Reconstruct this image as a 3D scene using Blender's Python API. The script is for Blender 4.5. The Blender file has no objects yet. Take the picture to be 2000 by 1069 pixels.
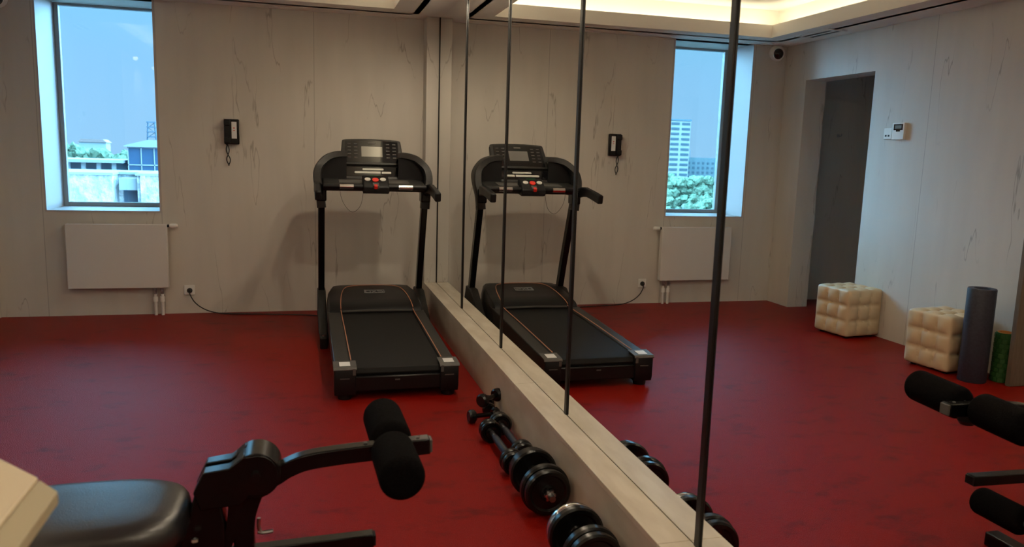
import bpy, bmesh, math, random
from mathutils import Vector, Matrix
random.seed(7)
S = bpy.context.scene
COL = S.collection

# ------------------------------------------------------------------ camera
CAM = Vector((-1.1166, -6.8702, 1.40))
yaw, pit, rol, FPX = math.radians(15.123), math.radians(-8.718), math.radians(1.716), 1511.0
F = Vector((math.sin(yaw)*math.cos(pit), math.cos(yaw)*math.cos(pit), math.sin(pit)))
R0 = Vector((math.cos(yaw), -math.sin(yaw), 0)); U0 = R0.cross(F)
R = R0*math.cos(rol) + U0*math.sin(rol); U = -R0*math.sin(rol) + U0*math.cos(rol)
cd = bpy.data.cameras.new('camera'); cam = bpy.data.objects.new('camera', cd); COL.objects.link(cam)
cam.matrix_world = Matrix(((R.x, U.x, -F.x, CAM.x), (R.y, U.y, -F.y, CAM.y), (R.z, U.z, -F.z, CAM.z), (0, 0, 0, 1)))
cd.sensor_width = 36; cd.sensor_fit = 'HORIZONTAL'; cd.lens = 36*FPX/2000
cd.clip_start = 0.02; cd.clip_end = 3000
cd.dof.use_dof = True; cd.dof.focus_distance = 5.2; cd.dof.aperture_fstop = 5.0
S.camera = cam

# ------------------------------------------------------------------ look
S.view_settings.view_transform = 'Standard'; S.view_settings.look = 'None'
S.view_settings.gamma = 1.0; S.view_settings.exposure = 0.0; S.view_settings.use_curve_mapping = False
S.cycles.use_denoising = True
S.cycles.max_bounces = 10; S.cycles.diffuse_bounces = 5; S.cycles.glossy_bounces = 6; S.cycles.transparent_max_bounces = 12
S.cycles.sample_clamp_indirect = 12.0; S.cycles.caustics_refractive = False

# ------------------------------------------------------------------ world
SKY_FILL_UP, SKY_FILL_RIGHT = 10.0, 27.0
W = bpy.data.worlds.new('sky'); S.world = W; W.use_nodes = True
nt = W.node_tree; nt.nodes.clear()
def N(nt, t, **k):
    n = nt.nodes.new(t)
    for a, b in k.items(): setattr(n, a, b)
    return n
tc = N(nt, 'ShaderNodeTexCoord'); sep = N(nt, 'ShaderNodeSeparateXYZ'); nt.links.new(tc.outputs['Generated'], sep.inputs[0])
rmp = N(nt, 'ShaderNodeValToRGB'); nt.links.new(sep.outputs['Z'], rmp.inputs[0])
cr = rmp.color_ramp; cr.elements[0].position = 0.0; cr.elements[0].color = (0.37, 0.70, 1.06, 1)
cr.elements[1].position = 0.16; cr.elements[1].color = (0.29, 0.71, 1.08, 1)
e = cr.elements.new(0.10); e.color = (0.33, 0.70, 1.10, 1)
# extra brightness above and right of the visible sky, added to light the room
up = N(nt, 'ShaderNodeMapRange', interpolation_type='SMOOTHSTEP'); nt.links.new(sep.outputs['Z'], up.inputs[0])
up.inputs[1].default_value = 0.15; up.inputs[2].default_value = 0.38; up.inputs[3].default_value = 0; up.inputs[4].default_value = SKY_FILL_UP
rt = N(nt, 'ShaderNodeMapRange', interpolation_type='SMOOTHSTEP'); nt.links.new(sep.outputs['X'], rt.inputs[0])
rt.inputs[1].default_value = -0.12; rt.inputs[2].default_value = 0.45; rt.inputs[3].default_value = 1; rt.inputs[4].default_value = SKY_FILL_RIGHT
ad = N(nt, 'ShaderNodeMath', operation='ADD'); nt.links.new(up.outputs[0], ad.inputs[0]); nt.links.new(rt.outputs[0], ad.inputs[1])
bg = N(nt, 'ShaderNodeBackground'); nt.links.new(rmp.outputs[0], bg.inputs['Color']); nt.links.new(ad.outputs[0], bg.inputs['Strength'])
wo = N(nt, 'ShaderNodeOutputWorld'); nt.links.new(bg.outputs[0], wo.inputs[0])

# sun on the town outside (it stands behind this building, so none enters the room)
sl = bpy.data.lights.new('sun', 'SUN'); sl.energy = 0.5; sl.color = (1.0, 0.95, 0.88); sl.angle = math.radians(2)
so = bpy.data.objects.new('sun', sl); COL.objects.link(so)
so.rotation_euler = Vector((0.25, 0.62, -0.74)).to_track_quat('-Z', 'Y').to_euler()

LED_STRENGTH = 13.0
DOWN_W = 32.0

# ------------------------------------------------------------------ materials
def mat(name, col, rough=0.5, metal=0.0, spec=0.5, **k):
    m = bpy.data.materials.new(name); m.use_nodes = True
    b = m.node_tree.nodes['Principled BSDF']
    b.inputs['Base Color'].default_value = (*col, 1); b.inputs['Roughness'].default_value = rough
    b.inputs['Metallic'].default_value = metal; b.inputs['Specular IOR Level'].default_value = spec
    for a, v in k.items(): b.inputs[a.replace('_', ' ')].default_value = v
    return m
def noisy(m, c1, c2, scale=40, bump=0.0, detail=4, bscale=None, stretch=(1, 1, 1), lo=.35, hi=.65, dist=.01):
    nt = m.node_tree; b = nt.nodes['Principled BSDF']
    g = N(nt, 'ShaderNodeNewGeometry') if stretch == 'geo' else N(nt, 'ShaderNodeTexCoord')
    mp = N(nt, 'ShaderNodeMapping')
    nt.links.new(g.outputs['Object'], mp.inputs[0]); mp.inputs['Scale'].default_value = stretch
    n = N(nt, 'ShaderNodeTexNoise'); nt.links.new(mp.outputs[0], n.inputs['Vector'])
    n.inputs['Scale'].default_value = scale; n.inputs['Detail'].default_value = detail
    r = N(nt, 'ShaderNodeValToRGB'); nt.links.new(n.outputs['Fac'], r.inputs[0])
    r.color_ramp.elements[0].position = lo; r.color_ramp.elements[0].color = (*c1, 1)
    r.color_ramp.elements[1].position = hi; r.color_ramp.elements[1].color = (*c2, 1)
    nt.links.new(r.outputs[0], b.inputs['Base Color'])
    if bump:
        n2 = N(nt, 'ShaderNodeTexNoise'); nt.links.new(mp.outputs[0], n2.inputs['Vector'])
        n2.inputs['Scale'].default_value = bscale or scale; n2.inputs['Detail'].default_value = 3
        bp = N(nt, 'ShaderNodeBump'); bp.inputs['Strength'].default_value = bump; bp.inputs['Distance'].default_value = dist
        nt.links.new(n2.outputs['Fac'], bp.inputs['Height']); nt.links.new(bp.outputs[0], b.inputs['Normal'])
    return m

def marble(name, base, vein, swap=False, seams=(), rough=0.55, amount=1.0):
    """pale wall boards with sparse steep dark veins; seams are coordinates along the wall"""
    m = mat(name, base, rough, spec=0.3); nt = m.node_tree; b = nt.nodes['Principled BSDF']
    g = N(nt, 'ShaderNodeNewGeometry'); sp = N(nt, 'ShaderNodeSeparateXYZ'); nt.links.new(g.outputs['Position'], sp.inputs[0])
    cb = N(nt, 'ShaderNodeCombineXYZ'); a = 'Y' if swap else 'X'
    xy = N(nt, 'ShaderNodeMath', operation='ADD'); nt.links.new(sp.outputs['X'], xy.inputs[0]); nt.links.new(sp.outputs['Y'], xy.inputs[1])
    nt.links.new(xy.outputs[0], cb.inputs['X']); nt.links.new(sp.outputs['Z'], cb.inputs['Y'])
    mp = N(nt, 'ShaderNodeMapping'); mp.inputs['Rotation'].default_value = (0, 0, math.radians(-9 if swap else 9)); mp.inputs['Scale'].default_value = (2.6, 0.36, 1)
    nt.links.new(cb.outputs[0], mp.inputs[0])
    n = N(nt, 'ShaderNodeTexNoise'); n.inputs['Scale'].default_value = 1.5; n.inputs['Detail'].default_value = 4; n.inputs['Roughness'].default_value = 0.5
    nt.links.new(mp.outputs[0], n.inputs['Vector'])
    s = N(nt, 'ShaderNodeMath', operation='SUBTRACT'); nt.links.new(n.outputs['Fac'], s.inputs[0]); s.inputs[1].default_value = 0.5
    ab = N(nt, 'ShaderNodeMath', operation='ABSOLUTE'); nt.links.new(s.outputs[0], ab.inputs[0])
    mr = N(nt, 'ShaderNodeMapRange'); nt.links.new(ab.outputs[0], mr.inputs[0])
    mr.inputs[1].default_value = 0.0; mr.inputs[2].default_value = 0.007; mr.inputs[3].default_value = 1; mr.inputs[4].default_value = 0
    mk = N(nt, 'ShaderNodeTexNoise'); mk.inputs['Scale'].default_value = 2.3; mk.inputs['Detail'].default_value = 2
    mp2 = N(nt, 'ShaderNodeMapping'); mp2.inputs['Location'].default_value = (5.3, 2.1, 0); nt.links.new(mp.outputs[0], mp2.inputs[0]); nt.links.new(mp2.outputs[0], mk.inputs['Vector'])
    mr2 = N(nt, 'ShaderNodeMapRange'); nt.links.new(mk.outputs['Fac'], mr2.inputs[0])
    mr2.inputs[1].default_value = 0.50; mr2.inputs[2].default_value = 0.60
    mm = N(nt, 'ShaderNodeMath', operation='MULTIPLY'); nt.links.new(mr.outputs[0], mm.inputs[0]); nt.links.new(mr2.outputs[0], mm.inputs[1])
    m3 = N(nt, 'ShaderNodeMath', operation='MULTIPLY'); nt.links.new(mm.outputs[0], m3.inputs[0]); m3.inputs[1].default_value = 0.5*amount
    cl = N(nt, 'ShaderNodeTexNoise'); cl.inputs['Scale'].default_value = 3.0; nt.links.new(mp.outputs[0], cl.inputs['Vector'])
    cm = N(nt, 'ShaderNodeMix', data_type='RGBA'); nt.links.new(cl.outputs['Fac'], cm.inputs['Factor'])
    cm.inputs['A'].default_value = (*[c*0.90 for c in base], 1); cm.inputs['B'].default_value = (*[min(1, c*1.08) for c in base], 1)
    mx = N(nt, 'ShaderNodeMix', data_type='RGBA'); nt.links.new(m3.outputs[0], mx.inputs['Factor'])
    nt.links.new(cm.outputs['Result'], mx.inputs['A']); mx.inputs['B'].default_value = (*vein, 1)
    out = mx.outputs['Result']
    for sx in seams:
        d = N(nt, 'ShaderNodeMath', operation='SUBTRACT'); nt.links.new(sp.outputs[a], d.inputs[0]); d.inputs[1].default_value = sx
        d2 = N(nt, 'ShaderNodeMath', operation='ABSOLUTE'); nt.links.new(d.outputs[0], d2.inputs[0])
        d3 = N(nt, 'ShaderNodeMath', operation='LESS_THAN'); nt.links.new(d2.outputs[0], d3.inputs[0]); d3.inputs[1].default_value = 0.003
        d4 = N(nt, 'ShaderNodeMath', operation='MULTIPLY'); nt.links.new(d3.outputs[0], d4.inputs[0]); d4.inputs[1].default_value = 0.45
        x2 = N(nt, 'ShaderNodeMix', data_type='RGBA'); nt.links.new(d4.outputs[0], x2.inputs['Factor'])
        nt.links.new(out, x2.inputs['A']); x2.inputs['B'].default_value = (*[c*0.35 for c in base], 1)
        out = x2.outputs['Result']
    nt.links.new(out, b.inputs['Base Color'])
    return m

WALLC = (0.60, 0.56, 0.50)
M = {}
M['wall_back'] = marble('wall_marble_back', WALLC, (0.16, 0.12, 0.09), False, (-3.12, -2.25, -1.03))
M['wall_side'] = marble('wall_marble_side', WALLC, (0.13, 0.11, 0.09), True, (-1.9, -2.9))
M['plain_wall'] = mat('plain_wall', WALLC, 0.6, spec=0.3)
M['ledge'] = noisy(mat('ledge_stone', (0.70, 0.60, 0.46), 0.45, spec=0.35), (0.54, 0.47, 0.37), (0.63, 0.565, 0.46), 9, stretch=(2, .5, 1))
M['joint'] = mat('joint', (0.12, 0.09, 0.06), 0.8)
M['ceil'] = mat('ceiling_paint', (0.78, 0.74, 0.68), 0.8, spec=0.2)
M['reveal'] = mat('window_reveal_paint', (0.47, 0.43, 0.42), 0.55)
M['winframe'] = mat('window_frame', (0.34, 0.40, 0.42), 0.5)
M['white'] = mat('white_plastic', (0.78, 0.77, 0.73), 0.4)
M['radiator'] = mat('radiator_enamel', (0.66, 0.63, 0.60), 0.45)
M['black'] = mat('black_plastic', (0.005, 0.005, 0.006), 0.42, spec=.3)
M['blackgloss'] = mat('black_gloss', (0.006, 0.006, 0.007), 0.08, spec=1.0)
M['blacksatin'] = mat('black_satin', (0.006, 0.0055, 0.006), 0.34, spec=.3)
M['grey'] = noisy(mat('grey_plastic', (0.06, 0.06, 0.06), 0.5), (0.012, 0.011, 0.010), (0.019, 0.018, 0.016), 60)
M['greylight'] = mat('mid_grey_plastic', (0.08, 0.075, 0.07), 0.5)
M['badge'] = mat('badge_silver', (0.22, 0.22, 0.22), 0.4)
M['belt'] = noisy(mat('belt_rubber', (0.02, 0.02, 0.02), 0.6, spec=.2), (0.006, 0.0055, 0.005), (0.010, 0.0095, 0.009), 300, bump=.2, bscale=400)
M['foam'] = noisy(mat('black_foam', (0.012, 0.011, 0.011), 0.95, spec=0.05), (0.0025, 0.002, 0.002), (0.005, 0.0045, 0.0045), 180, bump=.3, bscale=220)
M['metal_black'] = mat('black_metal', (0.003, 0.003, 0.0035), 0.24, spec=0.28)
M['iron'] = mat('black_iron', (0.004, 0.004, 0.004), 0.25, spec=0.4)
M['chrome'] = mat('chrome', (0.80, 0.80, 0.80), 0.12, 1.0)
M['steel'] = mat('steel', (0.45, 0.45, 0.46), 0.3, 1.0)
M['copper'] = mat('orange_trim', (0.50, 0.20, 0.11), 0.4)
M['red'] = mat('red_plastic', (0.65, 0.025, 0.015), 0.3)
M['green'] = mat('green_plastic', (0.02, 0.18, 0.04), 0.4)
M['sticker'] = mat('sticker', (0.70, 0.70, 0.70), 0.5)
M['button'] = mat('pale_button', (0.55, 0.54, 0.50), 0.35)
M['screen'] = mat('display_glass', (0.40, 0.40, 0.39), 0.10, 0.75)
M['vinyl'] = noisy(mat('black_vinyl', (0.020, 0.021, 0.026), 0.30, spec=1.0), (0.007, 0.0075, 0.010), (0.010, 0.010, 0.013), 90, bump=.12, bscale=300)
M['cream'] = mat('cream_leather', (0.60, 0.47, 0.30), 0.42)
M['creamtop'] = mat('cream_laminate', (0.66, 0.56, 0.40), 0.5)
M['creamband'] = mat('edge_band_laminate', (0.44, 0.38, 0.25), 0.5)
M['mat'] = noisy(mat('grey_blue_foam', (0.10, 0.11, 0.16), 0.55), (0.016, 0.016, 0.028), (0.026, 0.027, 0.044), 60)
M['greenfoam'] = mat('green_foam', (0.02, 0.10, 0.015), 0.6)
M['orangecore'] = mat('orange_core', (0.70, 0.22, 0.03), 0.6)
M['brownpanel'] = noisy(mat('brown_panel', (0.20, 0.15, 0.11), 0.5), (0.12, 0.09, 0.06), (0.16, 0.12, 0.085), 12, stretch=(6, 6, .6))
M['divider'] = mat('dark_divider', (0.006, 0.006, 0.006), 0.40)
M['mirror'] = mat('mirror_silver', (0.93, 0.94, 0.92), 0.0, 1.0)
M['cable'] = mat('black_cable', (0.012, 0.012, 0.012), 0.5)
M['lcd'] = mat('thermostat_lcd', (0.16, 0.18, 0.17), 0.2)
M['vent'] = mat('vent_slot', (0.05, 0.05, 0.05), 0.6)
M['gripblue'] = mat('dark_grip', (0.012, 0.013, 0.022), 0.5)
def emit(name, col, st):
    m = bpy.data.materials.new(name); m.use_nodes = True; nt = m.node_tree; nt.nodes.clear()
    e = N(nt, 'ShaderNodeEmission'); e.inputs[0].default_value = (*col, 1); e.inputs[1].default_value = st
    o = N(nt, 'ShaderNodeOutputMaterial'); nt.links.new(e.outputs[0], o.inputs[0]); return m
M['led'] = emit('led_strip', (1.0, 0.90, 0.66), LED_STRENGTH)
M['lamp'] = emit('lamp_disc', (1.0, 0.68, 0.32), 5.0)

def glass_mat():
    m = bpy.data.materials.new('window_glass'); m.use_nodes = True; nt = m.node_tree; nt.nodes.clear()
    t = N(nt, 'ShaderNodeBsdfTransparent'); t.inputs[0].default_value = (0.93, 0.98, 0.99, 1)
    g = N(nt, 'ShaderNodeBsdfGlossy'); g.inputs['Roughness'].default_value = 0.0
    fr = N(nt, 'ShaderNodeFresnel'); fr.inputs['IOR'].default_value = 1.45
    mx = N(nt, 'ShaderNodeMixShader'); nt.links.new(fr.outputs[0], mx.inputs[0]); nt.links.new(t.outputs[0], mx.inputs[1]); nt.links.new(g.outputs[0], mx.inputs[2])
    o = N(nt, 'ShaderNodeOutputMaterial'); nt.links.new(mx.outputs[0], o.inputs[0]); return m
M['glass'] = glass_mat()

def carpet():
    m = mat('red_carpet', (0.3, 0.02, 0.02), 0.36, spec=0.13); nt = m.node_tree; b = nt.nodes['Principled BSDF']
    b.inputs['Specular Tint'].default_value = (1, .38, .70, 1)
    g = N(nt, 'ShaderNodeNewGeometry')
    def noise(sc, det, scale=(1, 1, 1), rot=0):
        mp = N(nt, 'ShaderNodeMapping'); mp.inputs['Scale'].default_value = scale; mp.inputs['Rotation'].default_value = (0, 0, rot)
        nt.links.new(g.outputs['Position'], mp.inputs[0])
        n = N(nt, 'ShaderNodeTexNoise'); n.inputs['Scale'].default_value = sc; n.inputs['Detail'].default_value = det
        nt.links.new(mp.outputs[0], n.inputs['Vector']); return n
    n1 = noise(4.2, 8, (1, 1.6, 1), .6); n1.inputs['Roughness'].default_value = 0.72
    r1 = N(nt, 'ShaderNodeMapRange'); nt.links.new(n1.outputs['Fac'], r1.inputs[0]); r1.inputs[1].default_value = .53; r1.inputs[2].default_value = .68
    n2 = noise(260, 2)
    c1 = N(nt, 'ShaderNodeMix', data_type='RGBA'); nt.links.new(n2.outputs['Fac'], c1.inputs['Factor'])
    c1.inputs['A'].default_value = (0.13, 0.003, 0.001, 1); c1.inputs['B'].default_value = (0.31, 0.009, 0.003, 1)
    c2 = N(nt, 'ShaderNodeMix', data_type='RGBA'); mlt = N(nt, 'ShaderNodeMath', operation='MULTIPLY'); nt.links.new(r1.outputs[0], mlt.inputs[0]); mlt.inputs[1].default_value = .68
    nt.links.new(mlt.outputs[0], c2.inputs['Factor']); nt.links.new(c1.outputs['Result'], c2.inputs['A']); c2.inputs['B'].default_value = (0.055, 0.002, 0.001, 1)
    nt.links.new(c2.outputs['Result'], b.inputs['Base Color'])
    bp = N(nt, 'ShaderNodeBump'); bp.inputs['Strength'].default_value = .5; bp.inputs['Distance'].default_value = .006
    nt.links.new(n2.outputs['Fac'], bp.inputs['Height']); nt.links.new(bp.outputs[0], b.inputs['Normal'])
    return m
M['carpet'] = carpet()

# ------------------------------------------------------------------ mesh helpers
def box(bm, x0, x1, y0, y1, z0, z1, rot=None, piv=None):
    vs = [bm.verts.new((x, y, z)) for z in (z0, z1) for y in (y0, y1) for x in (x0, x1)]
    for f in ((0, 2, 3, 1), (4, 5, 7, 6), (0, 1, 5, 4), (2, 6, 7, 3), (0, 4, 6, 2), (1, 3, 7, 5)):
        bm.faces.new([vs[i] for i in f])
    if rot is not None:
        bmesh.ops.rotate(bm, verts=vs, cent=piv or ((x0+x1)/2, (y0+y1)/2, (z0+z1)/2), matrix=rot)
    return vs
def frame_axes(d):
    d = Vector(d).normalized(); a = Vector((0, 0, 1)) if abs(d.z) < .9 else Vector((1, 0, 0))
    u = d.cross(a).normalized(); return d, u, d.cross(u)
def lathe(bm, prof, org, axis, seg=32, closed=False):
    """prof: (radius, distance along axis)"""
    d, u, v = frame_axes(axis); org = Vector(org); rings = []
    for r, t in prof:
        if r < 1e-6: rings.append([bm.verts.new(org+d*t)])
        else: rings.append([bm.verts.new(org+d*t+(u*math.cos(2*math.pi*k/seg)+v*math.sin(2*math.pi*k/seg))*r) for k in range(seg)])
    prs = list(zip(rings, rings[1:])) + ([(rings[-1], rings[0])] if closed else [])
    for a, b in prs:
        for k in range(seg):
            k2 = (k+1) % seg
            if len(a) == 1 and len(b) == 1: continue
            if len(a) == 1: bm.faces.new((a[0], b[k], b[k2]))
            elif len(b) == 1: bm.faces.new((a[k], a[k2], b[0]))
            else: bm.faces.new((a[k], a[k2], b[k2], b[k]))
def cyl(bm, p0, p1, r, r1=None, seg=24):
    p0, p1 = Vector(p0), Vector(p1); L = (p1-p0).length; r1 = r if r1 is None else r1
    lathe(bm, [(0, 0), (r, 0), (r1, L), (0, L)], p0, p1-p0, seg)
def capsule(bm, p0, p1, r, e=0.5, seg=32):
    """cylinder with softly rounded ends; e = share of the radius that is rounded"""
    p0, p1 = Vector(p0), Vector(p1); L = (p1-p0).length; c = r*e; pr = [(0, 0)]
    for k in range(7):
        a = math.pi/2*k/6; pr.append((r-c+c*math.sin(a), c-c*math.cos(a)))
    for k in range(7):
        a = math.pi/2*(1-k/6); pr.append((r-c+c*math.sin(a), L-c+c*math.cos(a)))
    pr.append((0, L)); lathe(bm, pr, p0, p1-p0, seg)
def smooth_path(pts, n=8):
    P = [Vector(p) for p in pts]; out = []
    for i in range(len(P)-1):
        a = P[max(i-1, 0)]; b = P[i]; c = P[i+1]; d = P[min(i+2, len(P)-1)]
        for k in range(n):
            t = k/n
            out.append(.5*((2*b)+(c-a)*t+(2*a-5*b+4*c-d)*t*t+(3*b-a-3*c+d)*t**3))
    out.append(P[-1]); return out
def tube(bm, pts, r, seg=8):
    P = [Vector(p) for p in pts]; prev = None; rings = []
    for i, p in enumerate(P):
        d = (P[min(i+1, len(P)-1)]-P[max(i-1, 0)]).normalized()
        if prev is None: _, u, _ = frame_axes(d)
        else: u = (prev-d*prev.dot(d)).normalized()
        prev = u; v = d.cross(u)
        rings.append([bm.verts.new(p+(u*math.cos(2*math.pi*k/seg)+v*math.sin(2*math.pi*k/seg))*r) for k in range(seg)])
    for a, b in zip(rings, rings[1:]):
        for k in range(seg): bm.faces.new((a[k], a[(k+1) % seg], b[(k+1) % seg], b[k]))
    bm.faces.new(rings[0][::-1]); bm.faces.new(rings[-1])
def sweep(bm, pts, side, w, h):
    """rectangular section (w along side, h across) along a planar path; w/h may be lists"""
    P = [Vector(p) for p in pts]; side = Vector(side).normalized(); rings = []
    for i, p in enumerate(P):
        d = (P[min(i+1, len(P)-1)]-P[max(i-1, 0)]).normalized(); n = side.cross(d).normalized()
        ww = w[i] if isinstance(w, (list, tuple)) else w; hh = h[i] if isinstance(h, (list, tuple)) else h
        rings.append([bm.verts.new(p+side*sx*ww/2+n*sn*hh/2) for sx, sn in ((-1, -1), (1, -1), (1, 1), (-1, 1))])
    for a, b in zip(rings, rings[1:]):
        for k in range(4): bm.faces.new((a[k], a[(k+1) % 4], b[(k+1) % 4], b[k]))
    bm.faces.new(rings[0][::-1]); bm.faces.new(rings[-1])
def prism(bm, poly, axis, a, b):
    """extrude a 2D polygon: axis 'x' -> (y,z), 'y' -> (x,z), 'z' -> (x,y)"""
    def P(p, t): return {'x': (t, p[0], p[1]), 'y': (p[0], t, p[1]), 'z': (p[0], p[1], t)}[axis]
    A = [bm.verts.new(P(p, a)) for p in poly]; B = [bm.verts.new(P(p, b)) for p in poly]; n = len(poly)
    for i in range(n): bm.faces.new((A[i], A[(i+1) % n], B[(i+1) % n], B[i]))
    bm.faces.new(A[::-1]); bm.faces.new(B)

ORG = {}
def build(name, fn, m, parent=None, loc=None, bevel=0, subsurf=0, angle=35):
    """fn(bm) adds geometry in world coordinates; the mesh is stored relative to its thing's base"""
    bm = bmesh.new(); fn(bm); bmesh.ops.recalc_face_normals(bm, faces=bm.faces)
    if parent is not None: org = ORG[parent.name]
    else: org = Vector(loc) if loc is not None else Vector((0, 0, 0))
    bmesh.ops.translate(bm, verts=bm.verts, vec=-org)
    me = bpy.data.meshes.new(name); bm.to_mesh(me); bm.free()
    for p in me.polygons: p.use_smooth = True
    me.set_sharp_from_angle(angle=math.radians(angle))
    o = bpy.data.objects.new(name, me); COL.objects.link(o)
    o.data.materials.append(m)
    if parent is not None: o.parent = parent; ORG[o.name] = org
    else: o.location = org; ORG[o.name] = org
    if bevel:
        b = o.modifiers.new('bevel', 'BEVEL'); b.width = bevel; b.segments = 2; b.limit_method = 'ANGLE'; b.angle_limit = math.radians(40); b.harden_normals = False
    if subsurf:
        s = o.modifiers.new('subsurf', 'SUBSURF'); s.levels = subsurf; s.render_levels = subsurf
    return o
def tag(o, label=None, cat=None, group=None, kind=None):
    if label: o['label'] = label
    if cat: o['category'] = cat
    if group: o['group'] = group
    if kind: o['kind'] = kind
    return o
def thing(name, loc, label, cat, group=None):
    o = bpy.data.objects.new(name, None); o.empty_display_size = .1; COL.objects.link(o); o.location = loc
    ORG[o.name] = Vector(loc); return tag(o, label, cat, group)
def struct(name, fn, m, parent=None, bevel=0, label=None):
    o = build(name, fn, m, parent, bevel=bevel)
    if parent is None: o['kind'] = 'structure'
    if label: o['label'] = label
    return o
def boxes(*bs):
    def f(bm):
        for b in bs: box(bm, *b)
    return f
def copy_tree(o, parent=None):
    c = o.copy(); COL.objects.link(c); ORG[c.name] = ORG.get(o.name, Vector((0, 0, 0)))
    if parent is not None: c.parent = parent
    for ch in list(o.children): copy_tree(ch, c)
    return c

# ------------------------------------------------------------------ room
H = 2.524; WL = -3.459; YF = -8.6; LZ = 0.264; LX = -0.109
WX0, WX1, WZ0, WY = -3.103, -2.253, 0.859, 0.50
struct('floor', boxes((-5.4, 0.2, YF-.2, 0.5, -0.2, 0.0)), M['carpet'], label='red carpeted floor')
struct('wall_back', boxes((-5.4, WX0, 0, WY+.1, 0, 3.0), (WX1, 0.3, 0, WY+.1, 0, 3.0), (WX0, WX1, 0, WY+.1, 0, WZ0-.012), (WX0, WX1, 0, WY+.1, H, 3.0)), M['wall_back'], label='pale veined wall with the window')
struct('wall_left', boxes((-3.682, WL, -0.345, 0, 0, 3.0), (-3.682, WL, -1.273, -0.345, 2.176, 3.0), (-3.682, WL, YF, -1.273, 0, 3.0)), M['wall_side'], label='pale veined wall with the doorway')
struct('wall_right', boxes((0.008, 0.2, YF, 0, 0, 3.0)), M['plain_wall'])
struct('wall_front', boxes((-3.9, 0.2, YF-.2, YF, 0, 3.0)), M['plain_wall'])
struct('wall_vestibule', boxes((-5.4, -5.2, -2.0, 0, 0, 3.0), (-5.2, -3.682, -2.0, -1.9, 0, 3.0)), M['wall_side'])
# pilaster between the back wall and the mirrors, and the ledge under the mirrors
struct('trim_1', boxes((LX, 0.0, -0.171, 0, LZ, H)), M['wall_back'], bevel=.004, label='narrow pale pilaster between the back wall and the mirrors')
def ledge(bm):
    box(bm, LX+.004, 0.006, YF, 0, 0, LZ-.022)
    y = 0
    for y0, y1 in ((-1.6, 0), (-3.25, -1.602), (-4.90, -3.252), (-6.5, -4.902), (YF, -6.502)):
        box(bm, LX, -0.0015, y0, y1, LZ-.022, LZ)
struct('trim_2', ledge, M['ledge'], bevel=.002, label='low pale stone ledge running under the mirrors')
# ceiling: soffit ring with a raised tray
TX0, TX1, TY0, TY1, FZ = -3.007, -0.411, -7.4, -0.421, 2.635
def ceiling(bm):
    t = .02
    for x0, x1, y0, y1 in ((-5.4, TX0-t, YF, .1), (TX1+t, 0.2, YF, .1), (TX0-t, TX1+t, YF, TY0-t), (TX0-t, TX1+t, TY1+t, .1)):
        box(bm, x0, x1, y0, y1, H, H+.02)
    # fascia lips
    box(bm, TX0-t, TX0, TY0-t, TY1+t, H, FZ); box(bm, TX1, TX1+t, TY0-t, TY1+t, H, FZ)
    box(bm, TX0, TX1, TY0-t, TY0, H, FZ); box(bm, TX0, TX1, TY1, TY1+t, H, FZ)
    box(bm, -3.45, 0.0, YF, 0, 2.80, 2.95)     # raised ceiling
    c = .17
    box(bm, TX0-c-.05, TX0-c, TY0-c, TY1+c, H, 2.82); box(bm, TX1+c, TX1+c+.05, TY0-c, TY1+c, H, 2.82)
    box(bm, TX0-c, TX1+c, TY0-c-.05, TY0-c, H, 2.82); box(bm, TX0-c, TX1+c, TY1+c, TY1+c+.05, H, 2.82)
struct('ceiling', ceiling, M['ceil'], label='ceiling with a raised lit tray')
def led(bm):
    c0, c1, z = .06, .09, H+.075
    box(bm, TX0-c1, TX0-c0, TY0, TY1, z, z+.01); box(bm, TX1+c0, TX1+c1, TY0, TY1, z, z+.01)
    box(bm, TX0, TX1, TY1+c0, TY1+c1, z, z+.01); box(bm, TX0, TX1, TY0-c1, TY0-c0, z, z+.01)
struct('trim_3', led, M['led'], label='warm light strip hidden in the ceiling tray')
struct('trim_4', boxes((WL, -3.31, -3.0, -2.965, 0, H)), M['brownpanel'], bevel=.003, label='narrow brown upright panel beside the foam rollers')

# window
def reveal(bm):
    t = .012
    box(bm, WX0-.001, WX0+t, -.002, WY, WZ0, H); box(bm, WX1-t, WX1+.001, -.002, WY, WZ0, H)
    box(bm, WX0, WX1, -.004, WY, WZ0-t, WZ0)
struct('trim_5', reveal, M['reveal'], label='white lining of the window recess')
def wframe(bm):
    a, b = WX0+.012, WX1-.012; t = .035; y0, y1 = WY-.03, WY+.02
    box(bm, a, a+t, y0, y1, WZ0, H); box(bm, b-t, b, y0, y1, WZ0, H)
    box(bm, a+t, b-t, y0, y1, WZ0, WZ0+t); box(bm, a+t, b-t, y0, y1, H-.02, H)
w1 = struct('window_1', wframe, M['winframe'], bevel=.004)
build('pane', boxes((WX0+.045, WX1-.045, WY+.01, WY+.018, WZ0+.033, H-.015)), M['glass'], w1)

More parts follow.
